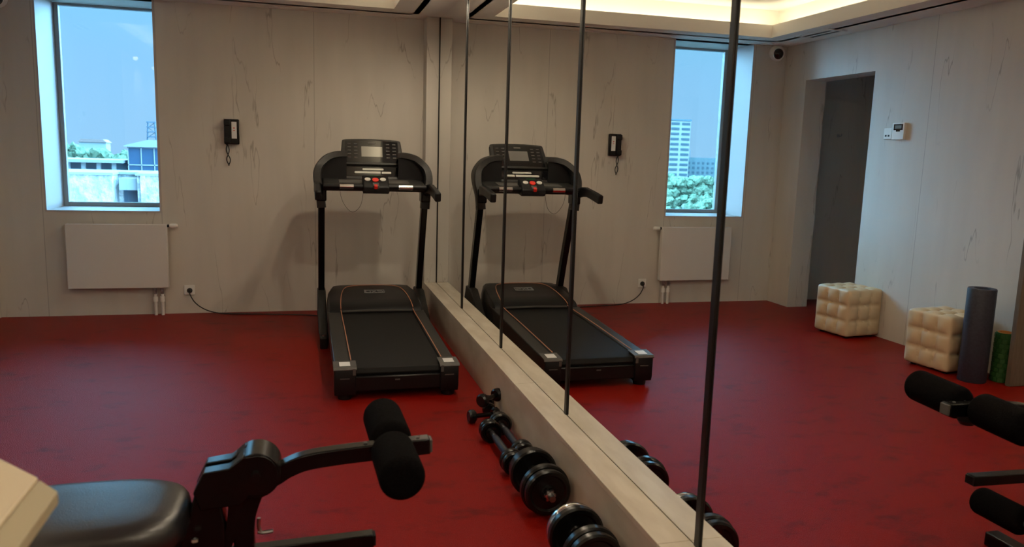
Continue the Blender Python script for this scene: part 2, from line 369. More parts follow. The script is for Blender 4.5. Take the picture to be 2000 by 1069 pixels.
# ------------------------------------------------------------------ mirrors
YB = [-0.183, -1.339, -2.533, -3.736, -4.945, -6.15, -7.35]
mlab = ['narrow far mirror panel beside the pilaster', 'mirror panel second from the back wall, reflecting part of the treadmill',
        'mirror panel reflecting the middle of the treadmill console', 'large mirror panel reflecting the wall phone and radiator',
        'nearest mirror panel, reflecting the doorway and cream ottomans', 'mirror panel nearest the camera side']
for i in range(5):
    y1, y0 = YB[i], YB[i+1]
    if i == 4: y0 = YF+.01
    o = build('wall_mirror', boxes((0.0, 0.006, y0+.002, y1-.002 if i else -.172, LZ+.0005, H-.001)), M['mirror'], loc=(0, (y0+y1)/2, LZ))
    tag(o, mlab[i], 'mirror', 'mirror panels above the ledge')
dlab = ['thin dark mirror strip beside the pilaster', 'dark mirror strip second from the pilaster, right of the treadmill',
        'dark mirror strip crossing the reflected treadmill console', 'dark mirror strip fourth from the pilaster, right of the reflected console',
        'thickest nearest dark mirror strip crossing the reflected window']
for i in range(5):
    y = YB[i]; p = .007 if i else .005; w = .026 if i else .016
    o = build('mirror_divider', boxes((-p, -.0003, y-w/2, y+w/2, LZ+.001, H-.001)), M['divider'], loc=(0, y, LZ), bevel=.0015)
    tag(o, dlab[i], 'mirror strip', 'dark strips between the mirror panels')

# ------------------------------------------------------------------ ceiling fittings
t = thing('downlight', (0, 0, H), 'x', 'ceiling lamp', 'round ceiling lamps around the ceiling edge')
build('rim', lambda bm: lathe(bm, [(.030, 0), (.030, -.004), (.042, -.004), (.045, 0)], (0, 0, H), (0, 0, 1), 32, True), M['white'], t)
build('bulb', lambda bm: lathe(bm, [(0, -.001), (.029, -.001), (.029, .0), (0, .0)], (0, 0, H), (0, 0, 1), 32), M['lamp'], t)
ld = bpy.data.lights.new('downlight_lamp', 'SPOT'); ld.energy = DOWN_W; ld.color = (1.0, .84, .62); ld.spot_size = math.radians(174); ld.spot_blend = 0.6; ld.shadow_soft_size = .03
ld2 = ld.copy(); ld2.energy = DOWN_W*.4
spots = [(-.195, -1.37, 'small round ceiling lamp above the far mirrors, nearest the back wall'), (-.195, -3.1, 'small round ceiling lamp above the middle mirrors'),
         (-.195, -4.85, 'small round ceiling lamp above the nearest mirror'), (-.195, -6.6, 'small round ceiling lamp above the mirrors behind the camera'),
         (-3.235, -3.45, 'small round ceiling lamp above the left wall just past the brown panel'), (-3.235, -4.75, 'small round ceiling lamp above the left wall, second past the brown panel'),
         (-3.235, -6.1, 'small round ceiling lamp above the left wall beside the camera'), (-1.7, -7.9, 'small round ceiling lamp at the rear of the room')]
for k, (x, y, lab) in enumerate(spots):
    d = t if k == 0 else copy_tree(t)
    d.location = (x, y, H); d['label'] = lab
    lo = bpy.data.objects.new('downlight_lamp', ld); COL.objects.link(lo); lo.location = (x, y, H-.02)
    if x < -3: lo.data = ld2
t = thing('ceiling_vent', (-3.235, -.83, H), 'slotted grey air vent in the ceiling beside the doorway wall', 'vent')
build('frame', boxes((-3.33, -3.30, -1.04, -.60, H-.008, H), (-3.17, -3.14, -1.04, -.60, H-.008, H), (-3.30, -3.17, -1.04, -1.02, H-.008, H), (-3.30, -3.17, -.62, -.60, H-.008, H), (-3.245, -3.225, -1.02, -.62, H-.008, H)), M['ceil'], t)
build('slots', boxes((-3.30, -3.245, -1.02, -.62, H-.004, H-.001), (-3.225, -3.17, -1.02, -.62, H-.004, H-.001)), M['vent'], t)

t = thing('security_camera', (-3.34, 0, 2.455), 'white dome security camera with black lens high on the back wall', 'security camera')
build('base', lambda bm: lathe(bm, [(0, 0), (.075, 0), (.078, .02), (.066, .045), (.052, .052), (0, .052)], (-3.34, 0, 2.455), (0, -1, 0), 32), M['white'], t)
build('lens_ball', lambda bm: lathe(bm, [(0.052*math.cos(a), .045+.045*math.sin(a)) if k < 8 else (0, .09) for k, a in [(k, k*math.pi/16) for k in range(9)]], (-3.34, 0, 2.455), (.15, -1, -.25), 32), M['blackgloss'], t)

# ------------------------------------------------------------------ wall things
# phone
t = thing('wall_phone', (-1.69, 0, 1.52), 'black wall telephone with white label strip and hanging cord, left of the treadmill', 'telephone')
build('body', boxes((-1.750, -1.632, -.045, 0, 1.418, 1.622)), M['blacksatin'], t, bevel=.008)
build('handset', lambda bm: (box(bm, -1.745, -1.700, -.062, -.040, 1.43, 1.61), box(bm, -1.748, -1.697, -.072, -.045, 1.565, 1.615), box(bm, -1.748, -1.697, -.072, -.045, 1.425, 1.475)), M['black'], t, bevel=.008)
lb = build('label_card', boxes((-1.690, -1.650, -.047, -.0445, 1.465, 1.600)), M['sticker'], t)
build('label_marks', boxes((-1.676, -1.666, -.0475, -.0468, 1.545, 1.555), (-1.678, -1.664, -.0475, -.0468, 1.527, 1.533)), M['red'], lb)
def pcord(bm):
    for s in (-1, 1):
        pts = [(-1.733+.004*s, -.02, 1.42)]
        for k in range(29):
            u = k/28; z = 1.41-.165*u
            a = u*math.pi*2.0
            pts.append((-1.727+.008*u+s*(.014 if u > .55 else .011)*math.sin(a*1.0+.15)*(1-.0*u), -.022+s*.004*math.cos(a), z))
        pts[-1] = (-1.719, -.022, 1.243)
        tube(bm, smooth_path(pts, 2), .0042, 8)
build('cord', pcord, M['cable'], t)

# radiator
t = thing('radiator', (-2.58, 0, 0), 'white flat panel radiator on the back wall under the window', 'radiator')
RX0, RX1, RZ0, RZ1 = -2.951, -2.204, .233, .757
build('panel', boxes((RX0, RX1, -.085, -.068, RZ0, RZ1)), M['radiator'], t, bevel=.006)
build('rear_panel', boxes((RX0+.02, RX1-.02, -.036, -.028, RZ0+.01, RZ1-.01)), M['radiator'], t)
build('side_cover', boxes((RX0+.002, RX0+.006, -.07, -.028, RZ0+.005, RZ1-.002)), M['radiator'], t)
build('side_cover', boxes((RX1-.006, RX1-.002, -.07, -.028, RZ0+.005, RZ1-.002)), M['radiator'], t)
build('top_grille', lambda bm: [box(bm, RX0+.006, RX1-.006, y, y+.004, RZ1-.010, RZ1) for y in (-.068, -.060, -.052, -.044, -.036)] + [box(bm, x, x+.003, -.066, -.032, RZ1-.014, RZ1-.010) for x in [RX0+.02+.045*i for i in range(16)]], M['radiator'], t)
build('bracket', boxes((-2.80, -2.77, -.03, -.0005, .30, .70)), M['white'], t)
build('bracket', boxes((-2.39, -2.36, -.03, -.0005, .30, .70)), M['white'], t)
v = build('valve_body', lambda bm: cyl(bm, (RX1-.01, -.048, .742), (RX1+.018, -.048, .742), .012), M['black'], t)
build('valve_head', lambda bm: lathe(bm, [(0, 0), (.016, 0), (.018, .01), (.019, .05), (.015, .062), (0, .064)], (RX1+.016, -.048, .742), (1, 0, 0), 24), M['white'], v)
for px in (-2.315, -2.262):
    p = build('pipe', lambda bm: cyl(bm, (px, -.048, 0), (px, -.048, .13), .0125), M['radiator'], t)
    build('fitting', lambda bm: (cyl(bm, (px, -.048, .115), (px, -.048, .155), .0185), cyl(bm, (px, -.048, .155), (px, -.048, .185), .011)), M['white'], p)
    build('valve', lambda bm: (cyl(bm, (px, -.048, .18), (px, -.048, .236), .014), cyl(bm, (px, -.06, .205), (px, -.085, .205), .008)), M['steel'], p)

# socket with plug and cord
t = thing('wall_socket', (-2.058, 0, .2), 'white wall socket with a black plug beside the radiator pipes', 'socket')
build('face_plate', boxes((-2.100, -2.016, -.010, 0, .158, .242)), M['white'], t, bevel=.004)
t = thing('power_cord', (-2.055, -.01, .2), 'black power cord running from the wall socket along the floor to the treadmill', 'cord')
build('plug', lambda bm: lathe(bm, [(0, 0), (.021, 0), (.022, .012), (.016, .026), (.009, .04), (0, .042)], (-2.055, -.0105, .197), (0, -1, 0), 24), M['cable'], t)
cp = smooth_path([(-2.055, -.045, .195), (-2.045, -.062, .165), (-2.01, -.07, .105), (-1.95, -.075, .055), (-1.87, -.08, .022), (-1.76, -.085, .006), (-1.55, -.12, .006), (-1.3, -.17, .006), (-1.05, -.24, .006), (-.93, -.38, .006), (-.86, -.62, .02)], 6)
build('cable', lambda bm: tube(bm, cp, .0048, 8), M['cable'], t)

# switch + thermostat on left wall, hook in the vestibule
t = thing('wall_switch', (WL, -1.495, 1.66), 'small white wall switch left of the thermostat, by the doorway', 'switch')
build('face_plate', boxes((WL, WL+.010, -1.540, -1.455, 1.615, 1.705)), M['white'], t, bevel=.003)
build('button', boxes((WL+.009, WL+.0125, -1.488, -1.472, 1.635, 1.650)), M['grey'], t)
build('button', boxes((WL+.009, WL+.0125, -1.520, -1.504, 1.635, 1.650)), M['grey'], t)
t = thing('thermostat', (WL, -1.62, 1.675), 'cream square thermostat with dark display beside the switch', 'thermostat')
build('body', boxes((WL, WL+.024, -1.690, -1.560, 1.610, 1.742)), M['white'], t, bevel=.004)
d = build('display', boxes((WL+.023, WL+.026, -1.675, -1.578, 1.685, 1.732), (WL+.023, WL+.026, -1.648, -1.605, 1.673, 1.686)), M['blackgloss'], t)
build('screen', boxes((WL+.0255, WL+.0268, -1.662, -1.592, 1.696, 1.722)), M['lcd'], d)
t = thing('coat_hook', (-4.13, 0, 1.69), 'small metal hook on the wall inside the doorway', 'hook')
build('plate', lambda bm: cyl(bm, (-4.13, 0, 1.69), (-4.13, -.006, 1.69), .017), M['steel'], t)
build('hook_arm', lambda bm: tube(bm, smooth_path([(-4.13, -.004, 1.69), (-4.13, -.03, 1.683), (-4.13, -.05, 1.69), (-4.13, -.055, 1.71)], 5), .005, 8), M['steel'], t)

# ------------------------------------------------------------------ treadmill
T = thing('treadmill', (-.615, -1.6, 0), 'black folding treadmill with orange trim lines, facing the back wall beside the mirrors', 'treadmill')
XL, XR, YR = -.968, -.261, -2.585
bxl, bxr = -.868, -.348
def rail_profile(x0, x1):
    return lambda bm: prism(bm, [(YR+.06, .10), (YR+.06, .188), (-1.25, .232), (-.95, .24), (-.95, .09)], 'x', x0, x1)
build('side_rail', rail_profile(XL+.004, bxl), M['grey'], T, bevel=.006)
build('side_rail', rail_profile(bxr, XR-.004), M['grey'], T, bevel=.006)
def beltf(bm):
    prism(bm, [(YR+.045, .12), (YR+.03, .15), (YR+.045, .178), (YR+.08, .184), (-1.1, .226), (-.9, .226), (-.9, .19), (YR+.1, .13)], 'x', bxl+.001, bxr-.001)
build('running_belt', beltf, M['belt'], T, bevel=.004)
def frame_under(bm):
    box(bm, XL+.03, XR-.03, -2.45, -.9, .085, .125)
    box(bm, XL+.02, XL+.07, -2.5, -.7, .05, .10); box(bm, XR-.07, XR-.02, -2.5, -.7, .05, .10)
build('base_frame', frame_under, M['black'], T)
def endcap(x0, x1, s):
    def f(bm):
        prism(bm, [(YR+.01, .030), (YR, .06), (YR-.002, .17), (YR+.008, .192), (YR+.11, .200), (YR+.11, .030)], 'x', x0, x1)
    return f
def cap_top(x0, x1):
    return lambda bm: prism(bm, [(YR-.006, .183), (YR+.006, .196), (YR+.118, .204), (YR+.118, .199), (YR+.012, .188), (YR-.001, .178)], 'x', x0, x1)
for (x0, x1, s) in ((XL, bxl+.02, -1), (bxr-.02, XR, 1)):
    c = build('end_cap', endcap(x0, x1, s), M['black'], T, bevel=.006)
    build('cap_cover', cap_top(x0-.004, x1+.004), M['greylight'], c)
    cx = (x0+x1)/2
    build('warning_sticker', lambda bm: prism(bm, [(YR+.022, .1985), (YR+.09, .2035), (YR+.09, .2045), (YR+.022, .1995)], 'x', cx-.03, cx+.03), M['sticker'], c)
    build('level_mark', boxes((cx-.028, cx+.025, YR-.0035, YR-.001, .128, .134)), M['greylight'], c)
    build('adjuster', boxes(((x1-.018, x1-.002, YR-.006, YR+.01, .150, .188) if s < 0 else (x0+.002, x0+.018, YR-.006, YR+.01, .150, .188))), M['greylight'], c)
    build('foot', lambda bm: lathe(bm, [(0, 0), (.038, 0), (.04, .01), (.036, .06), (.03, .08), (0, .08)], (cx, YR+.06, 0), (0, 0, 1), 24), M['black'], c)
rc = build('rear_cover', boxes((bxl+.015, bxr-.015, YR+.012, YR+.05, .050, .135)), M['blacksatin'], T, bevel=.006)
build('rear_badge', boxes((-.628, -.600, YR+.009, YR+.0125, .108, .116)), M['greylight'], rc)
# motor hood
def hood(bm):
    secs = [(-1.235, .232, .05, 0.0), (-1.19, .266, .045, 0), (-1.05, .293, .03, .0), (-.85, .322, .012, .01), (-.70, .335, .0, .04), (-.62, .325, .0, .06), (-.60, .20, 0, .06), (-.60, .05, 0, .06)]
    rings = []
    for y, z, inn, tap in secs:
        xs = [XL+tap*.8, XL+.008+tap*.9, XL+.022+tap, XL+.06+tap, -.615, XR-.06-tap, XR-.022-tap, XR-.008-tap*.9, XR-tap*.8]
        zs = [min(z, .06 if z < .1 else z-.085), z-.022, z-.002, z+.002, z+.004, z+.002, z-.002, z-.022, min(z, .06 if z < .1 else z-.085)]
        if z < .06: zs = [.05]*9
        rings.append([bm.verts.new((x, y, zz)) for x, zz in zip(xs, zs)])
    for a, b in zip(rings, rings[1:]):
        for k in range(8): bm.faces.new((a[k], a[k+1], b[k+1], b[k]))
    # side skirts and underside
    bot = [[bm.verts.new((r[0].co.x, r[0].co.y, .045)), bm.verts.new((r[8].co.x, r[8].co.y, .045))] for r in rings]
    for i in range(len(rings)-1):
        bm.faces.new((rings[i][0], rings[i+1][0], bot[i+1][0], bot[i][0])); bm.faces.new((rings[i][8], bot[i][1], bot[i+1][1], rings[i+1][8]))
    bm.faces.new([rings[0][k] for k in range(9)]+[bot[0][1], bot[0][0]])
    bmesh.ops.remove_doubles(bm, verts=bm.verts, dist=.0005)
hd = build('motor_hood', hood, M['blacksatin'], T)
build('hood_edge', lambda bm: sweep(bm, [(-.86, -1.238, .240), (-.615, -1.245, .246), (-.36, -1.238, .240)], (0, 1, 0), .006, .012), M['greylight'], hd)
# the badge plate and letters on the hood
def onhood(y): # height of the hood top at y
    pts = [(-1.19, .27), (-1.05, .297), (-.85, .326), (-.70, .339)]
    for (a, za), (b, zb) in zip(pts, pts[1:]):
        if a <= y <= b: return za+(zb-za)*(y-a)/(b-a)
    return .33
def badge(bm):
    x0, x1, y0, y1 = -.680, -.525, -.93, -.855
    t_ = .006
    for a, b, c, d_ in ((x0, x1, y0, y0+t_), (x0, x1, y1-t_, y1), (x0, x0+t_, y0, y1), (x1-t_, x1, y0, y1)):
        zc = onhood((c+d_)/2)
        vs = box(bm, a, b, c, d_, 0, .003)
        for v_ in vs: v_.co.z += onhood(v_.co.y)+.001
    # block strokes O X S
    def bar(a, b, w=.007):
        d2 = Vector((b[0]-a[0], b[1]-a[1], 0)).normalized(); n2 = Vector((-d2.y, d2.x, 0))*w/2
        vs = []
        for zz in (0, .003):
            for p_, s_ in ((a, -1), (b, -1), (b, 1), (a, 1)):
                vs.append(bm.verts.new((p_[0]+n2.x*s_, p_[1]+n2.y*s_, onhood(p_[1])+zz+.001)))
        for f in ((0, 1, 2, 3), (4, 7, 6, 5), (0, 4, 5, 1), (1, 5, 6, 2), (2, 6, 7, 3), (3, 7, 4, 0)): bm.faces.new([vs[i] for i in f])
    a, b = -.916, -.869; m_ = (a+b)/2
    x = -.668; w = .034
    for p_ in (((x, a), (x+w, a)), ((x, b), (x+w, b)), ((x, a), (x, b)), ((x+w, a), (x+w, b))): bar(*p_)
    x = -.622
    for p_ in (((x, a), (x+w, b)), ((x, b), (x+w, a))): bar(*p_)
    x = -.575
    for p_ in (((x, a), (x+w, a)), ((x, b), (x+w, b)), ((x, m_), (x+w, m_)), ((x, m_), (x, b)), ((x+w, a), (x+w, m_))): bar(*p_)
build('badge', badge, M['badge'], hd)
# orange trim lines: up over the hood and along the belt
for s in (-1, 1):
    X = lambda v_: -.608+s*v_
    pts = [(X(.262), YR+.12, .207), (X(.262), -1.8, .229), (X(.262), -1.26, .2415), (X(.262), -1.21, .262), (X(.258), -1.10, .288), (X(.242), -.92, .318), (X(.205), -.77, .336), (X(.12), -.72, .341), (X(.0), -.71, .342)]
    build('trim_line', lambda bm: tube(bm, smooth_path(pts, 6), .0032, 6), M['copper'], T)
# floor runners + uprights
for s, xo in ((-1, -.996), (1, -.222)):
    x = xo
    rn = build('floor_runner', boxes((x-.024, x+.024, -1.37, -.45, .012, .062)), M['blacksatin'], T, bevel=.006)
    build('foot_pad', boxes((x-.027, x+.027, -1.395, -1.30, 0, .085)), M['black'], rn, bevel=.010)
    build('foot_pad', boxes((x-.027, x+.027, -.50, -.42, 0, .06)), M['black'], rn, bevel=.008)
    build('bolt', lambda bm: cyl(bm, (x, -1.34, .085), (x, -1.34, .092), .011), M['steel'], rn)
    up = build('upright', lambda bm: sweep(bm, [(x, -.545, .04), (x, -.70, .5), (x, -.90, 1.03)], (1, 0, 0), .048, .075), M['metal_black'], T, bevel=.008)
    build('bracket', lambda bm: prism(bm, [(-1.20, .06), (-1.02, .15), (-.74, .30), (-.55, .30), (-.44, .06)], 'x', x-.032, x+.032), M['grey'], up, bevel=.008)
    # arched shoulder joining upright and console
    def shoulder(bm):
        p = [(x-.018*(-s)*-1*0, -.915, .97), (x+.010*s, -.91, 1.08), (x+.028*s, -.87, 1.19), (x+.012*s, -.82, 1.27), (x-.045*s, -.78, 1.335), (x-.12*s, -.75, 1.365), (x-.19*s, -.74, 1.37)]
        P = smooth_path(p, 6); nP = len(P); rings = []
        for i, q in enumerate(P):
            d_ = (P[min(i+1, nP-1)]-P[max(i-1, 0)]).normalized(); side = Vector((0, 1, 0)); n_ = side.cross(d_).normalized()
            w_ = .085+.06*min(1, i/(nP*.45)); h_ = .066-.022*(i/nP)
            side2 = (side-d_*side.dot(d_)).normalized()
            rings.append([bm.verts.new(q+side2*a*w_/2+n_*b*h_/2) for a, b in ((-1, -.8), (-.8, -1), (.8, -1), (1, -.8), (1, .8), (.8, 1), (-.8, 1), (-1, .8))])
        for a, b in zip(rings, rings[1:]):
            for k in range(8): bm.faces.new((a[k], a[(k+1) % 8], b[(k+1) % 8], b[k]))
        bm.faces.new(rings[0][::-1]); bm.faces.new(rings[-1])
    sh = build('shoulder', shoulder, M['grey'], T)
    build('shoulder_panel', lambda bm: prism(bm, [(x+.012*s, 1.08), (x+.034*s, 1.19), (x+.008*s, 1.27), (x-.05*s, 1.33), (x-.12*s, 1.36), (x-.19*s, 1.365), (x-.19*s, 1.12)], 'y', -.80, -.775), M['black'], sh)
    # rearward handle
    hx = -1.028 if s < 0 else -.202
    hn = build('handle', lambda bm: sweep(bm, smooth_path([(x, -.93, 1.10), (hx, -1.05, 1.125), (hx, -1.2, 1.118), (hx, -1.42, 1.085)], 5), (1, 0, 0), .044, [.075]*8+[.066]*8), M['black'], T, bevel=.010)
    build('collar', lambda bm: box(bm, x-.036, x+.036, -.975, -.865, 1.02, 1.13), M['metal_black'], up, bevel=.010)
# console tray and crossbar
def tray(bm):
    prism(bm, [(-1.03, 1.120), (-1.00, 1.155), (-.80, 1.185), (-.72, 1.19), (-.72, 1.12), (-.85, 1.10), (-1.0, 1.10)], 'x', -.985, -.232)
tr = build('console_tray', tray, M['grey'], T, bevel=.008)
for s in (-1, 1):
    xa = -.608+s*.175
    build('tray_inset', lambda bm: prism(bm, [(-.98, 1.1585), (-.86, 1.1765), (-.86, 1.180), (-.98, 1.162)], 'x', xa-.085, xa+.085), M['greylight'], tr)
# grab bar
build('grab_bar', lambda bm: cyl(bm, (-.985, -1.045, 1.135), (-.232, -1.045, 1.135), .0175), M['black'], T)
build('pulse_grip', lambda bm: cyl(bm, (-.868, -1.045, 1.135), (-.768, -1.045, 1.135), .0185), M['chrome'], T)
build('pulse_grip', lambda bm: cyl(bm, (-.438, -1.045, 1.135), (-.333, -1.045, 1.135), .0185), M['chrome'], T)
cm = build('control_module', lambda bm: prism(bm, [(-1.085, 1.095), (-1.088, 1.135), (-1.070, 1.150), (-.975, 1.215), (-.94, 1.215), (-.93, 1.10), (-1.05, 1.085)], 'x', -.700, -.510), M['black'], T, bevel=.006)
def pill(cx, cy, cz, rx, ry, tx, m, name, par):
    def f(bm):
        ring = [[], []]
        for i, h_ in enumerate((0, .006)):
            for k in range(20):
                a = 2*math.pi*k/20
                ring[i].append(bm.verts.new((cx+rx*math.cos(a), cy+ry*math.sin(a)*math.cos(tx)-h_*math.sin(tx), cz+ry*math.sin(a)*math.sin(tx)+h_*math.cos(tx))))
        for k in range(20): bm.faces.new((ring[0][k], ring[0][(k+1) % 20], ring[1][(k+1) % 20], ring[1][k]))
        bm.faces.new(ring[1]); bm.faces.new(ring[0][::-1])
    return build(name, f, m, par)
pill(-.665, -1.017, 1.187, .022, .020, .6, M['button'], 'round_button', cm)
pill(-.552, -1.017, 1.187, .022, .020, .6, M['button'], 'round_button', cm)
pill(-.608, -1.022, 1.184, .024, .024, .6, M['red'], 'stop_button', cm)
build('green_mark', boxes((-.645, -.572, -.972, -.962, 1.214, 1.218)), M['green'], cm)
kk = build('key_socket', lambda bm: box(bm, -.631, -.587, -1.092, -1.045, 1.118, 1.160, rot=Matrix.Rotation(.5, 3, 'X')), M['greylight'], cm, bevel=.003)
build('safety_key', lambda bm: box(bm, -.622, -.597, -1.106, -1.075, 1.125, 1.152, rot=Matrix.Rotation(.5, 3, 'X')), M['red'], kk, bevel=.004)
cordp = [(-.868, -1.06, 1.12), (-.862, -1.07, 1.07), (-.845, -1.075, 1.02), (-.815, -1.075, .975), (-.785, -1.075, .952), (-.755, -1.075, .958), (-.725, -1.075, .99), (-.708, -1.075, 1.04), (-.700, -1.07, 1.10)]
build('safety_cord', lambda bm: tube(bm, smooth_path(cordp, 5), .0016, 6), M['cable'], T)
# console: plane through bottom (y -.79, z 1.19) and top (y -.53, z 1.49)
cb0, cb1 = Vector((-.605, -.785, 1.185)), Vector((-.598, -.530, 1.490))
cup = (cb1-cb0); CH = cup.length; cup.normalize(); cside = Vector((1, 0, 0)); cnor = cside.cross(cup).normalized()   # points to the user, up
def cpt(u_, v_, w_): return cb0+cside*u_+cup*v_+cnor*w_
def cpoly(bm, poly, w0, w1):
    A = [bm.verts.new(cpt(u_, v_, w0)) for u_, v_ in poly]; B = [bm.verts.new(cpt(u_, v_, w1)) for u_, v_ in poly]; n = len(poly)
    for i in range(n): bm.faces.new((A[i], A[(i+1) % n], B[(i+1) % n], B[i]))
    bm.faces.new(A[::-1]); bm.faces.new(B)
outer = [(-.262, -.03), (.262, -.03), (.250, .12), (.232, .36)] + [(.232*math.cos(a), .385+.018*math.sin(a)) for a in [math.pi*(i+.5)/9 for i in range(0, 9)]] + [(-.232, .36), (-.250, .12)]
outer = [(u_, v_) for u_, v_ in outer]
CS = build('console', lambda bm: cpoly(bm, outer, -.045, .0), M['grey'], T, bevel=.008)
build('upper_glass', lambda bm: cpoly(bm, [(-.213, .145), (.213, .145), (.205, .372), (0, .384), (-.205, .372)], .0, .003), M['blackgloss'], CS)
scr = build('display', lambda bm: cpoly(bm, [(-.082, .215), (.082, .215), (.082, .318), (-.082, .318)], .003, .0045), M['screen'], CS)
build('console_badge', lambda bm: cpoly(bm, [(-.030, .346), (.030, .346), (.030, .364), (-.030, .364)], .003, .0042), M['greylight'], CS)
for s in (-1, 1):
    for cxx in (.125, .175):
        for k in range(5):
            v_ = .205+.034*k; u_ = s*cxx
            build('key_mark', lambda bm: cpoly(bm, [(u_-.013, v_), (u_+.013, v_), (u_+.013, v_+.007), (u_-.013, v_+.007)], .003, .004), M['greylight'], CS)
build('console_lip', lambda bm: cpoly(bm, [(-.225, .125), (.225, .125), (.223, .142), (0, .150), (-.223, .142)], 0, .020), M['grey'], CS, bevel=.004)
build('lower_glass', lambda bm: cpoly(bm, [(-.222, .025), (.222, .025), (.217, .118), (-.217, .118)], .0, .003), M['blackgloss'], CS)
build('button_strip', lambda bm: cpoly(bm, [(-.075, .080), (.080, .080), (.085, .088), (.080, .098), (-.075, .098), (-.080, .088)], .003, .007), M['button'], CS, bevel=.002)
build('button_strip', lambda bm: cpoly(bm, [(-.135, .048), (.060, .048), (.060, .068), (-.135, .068), (-.142, .058)], .003, .007), M['button'], CS, bevel=.002)
build('button_strip', lambda bm: cpoly(bm, [(.068, .048), (.137, .048), (.144, .058), (.137, .068), (.068, .068)], .003, .007), M['button'], CS, bevel=.002)
build('console_back', lambda bm: cpoly(bm, [(-.20, -.02), (.20, -.02), (.17, .30), (-.17, .30)], -.085, -.044), M['black'], CS, bevel=.01)

# ------------------------------------------------------------------ leg extension bench
B = thing('leg_extension_bench', (-1.45, -5.0, 0), 'black weight bench with padded seat and foam rollers on a leg extension arm', 'exercise bench')
YC = -4.995
def seatf(bm):
    n = 40; x0, x1, y0, y1 = -1.86, -1.385, -5.20, -4.865; cx, cy = (x0+x1)/2, (y0+y1)/2; a, b = (x1-x0)/2, (y1-y0)/2
    lv = [(.80, .500, 1), (.97, .508, 1), (1.0, .525, 1), (1.0, .548, 1), (.985, .563, 1), (.95, .574, 1), (.88, .582, 1), (.72, .587, 1), (.4, .589, 1)]
    rings = []
    for s_, z, _ in lv:
        r = []
        for k in range(n):
            t_ = 2*math.pi*k/n; c, s2 = math.cos(t_), math.sin(t_); e_ = .62
            r.append(bm.verts.new((cx+a*s_*abs(c)**e_*(1 if c > 0 else -1), cy+b*s_*abs(s2)**e_*(1 if s2 > 0 else -1), z)))
        rings.append(r)
    for p_, q_ in zip(rings, rings[1:]):
        for k in range(n): bm.faces.new((p_[k], p_[(k+1) % n], q_[(k+1) % n], q_[k]))
    bm.faces.new(rings[0][::-1]); bm.faces.new(rings[-1])
st = build('seat', seatf, M['vinyl'], B, angle=60)
build('seat_bolt', lambda bm: lathe(bm, [(0, 0), (.009, 0), (.008, .006), (0, .008)], (-1.372, -5.06, .49), (0, 0, 1), 16), M['chrome'], st)
def sframe(bm):
    sweep(bm, [(-2.35, YC, .475), (-1.33, YC, .475)], (0, 1, 0), .05, .05)
    box(bm, -1.75, -1.45, -5.13, -4.9, .487, .503)
build('seat_frame', sframe, M['metal_black'], B, bevel=.004)
# a back pad, beside the cream cabinet
def backp(bm):
    capb = [(-2.06, .60), (-1.97, .515), (-1.90, .50), (-1.875, .525), (-1.89, .585), (-2.2, 1.02), (-2.27, 1.05)]
    prism(bm, [(-1.90, .515), (-1.875, .53), (-1.875, .56), (-2.20, 1.10), (-2.24, 1.12), (-2.28, 1.09), (-2.27, 1.05), (-1.93, .52)], 'y', -5.13, -4.93)
build('backrest', backp, M['vinyl'], B, bevel=.015)
build('backrest_support', lambda bm: sweep(bm, [(-2.35, YC, .50), (-2.16, YC, .93)], (0, 1, 0), .045, .045), M['metal_black'], B)
# front post and side struts
build('front_post', lambda bm: sweep(bm, [(-1.345, YC, .60), (-1.352, YC, .52), (-1.362, YC, .42), (-1.37, YC, .03)], (0, 1, 0), .075, [.05, .085, .105, .105]), M['metal_black'], B, bevel=.005)
build('strut', lambda bm: sweep(bm, [(-1.283, YC, .58), (-1.292, YC, .49), (-1.32, YC, .43)], (0, 1, 0), .05, .03), M['metal_black'], B)
build('rear_post', lambda bm: sweep(bm, [(-2.30, YC, .47), (-2.32, YC, .03)], (0, 1, 0), .05, .05), M['metal_black'], B)
build('front_foot', lambda bm: box(bm, -1.40, -1.34, -5.27, -4.70, 0, .055), M['metal_black'], B, bevel=.006)
build('rear_foot', lambda bm: box(bm, -2.35, -2.29, -5.25, -4.74, 0, .055), M['metal_black'], B, bevel=.006)
build('base_tube', lambda bm: box(bm, -2.32, -1.36, YC-.025, YC+.025, .055, .10), M['metal_black'], B)
# pivot housing: two side plates with a split top
def housing(bm):
    pro = [(-1.352, .648), (-1.295, .655), (-1.278, .668), (-1.262, .682)]
    arc = [(-1.235+.052*math.cos(a), .632+.052*math.sin(a)) for a in [math.radians(110-22*k) for k in range(11)]]
    poly = pro + arc + [(-1.27, .562), (-1.30, .560), (-1.36, .556), (-1.375, .60)]
    prism(bm, poly, 'y', -5.046, -5.006); prism(bm, poly, 'y', -4.984, -4.944)
ho = build('pivot_housing', housing, M['metal_black'], B, bevel=.003)
build('pivot_drum', lambda bm: lathe(bm, [(0, 0), (.056, 0), (.056, .098), (0, .098)], (-1.235, -5.044, .631), (0, 1, 0), 40), M['metal_black'], ho, bevel=.002)
build('pivot_bolt', lambda bm: cyl(bm, (-1.235, -5.056, .632), (-1.235, -4.936, .632), .012, seg=6), M['iron'], ho)
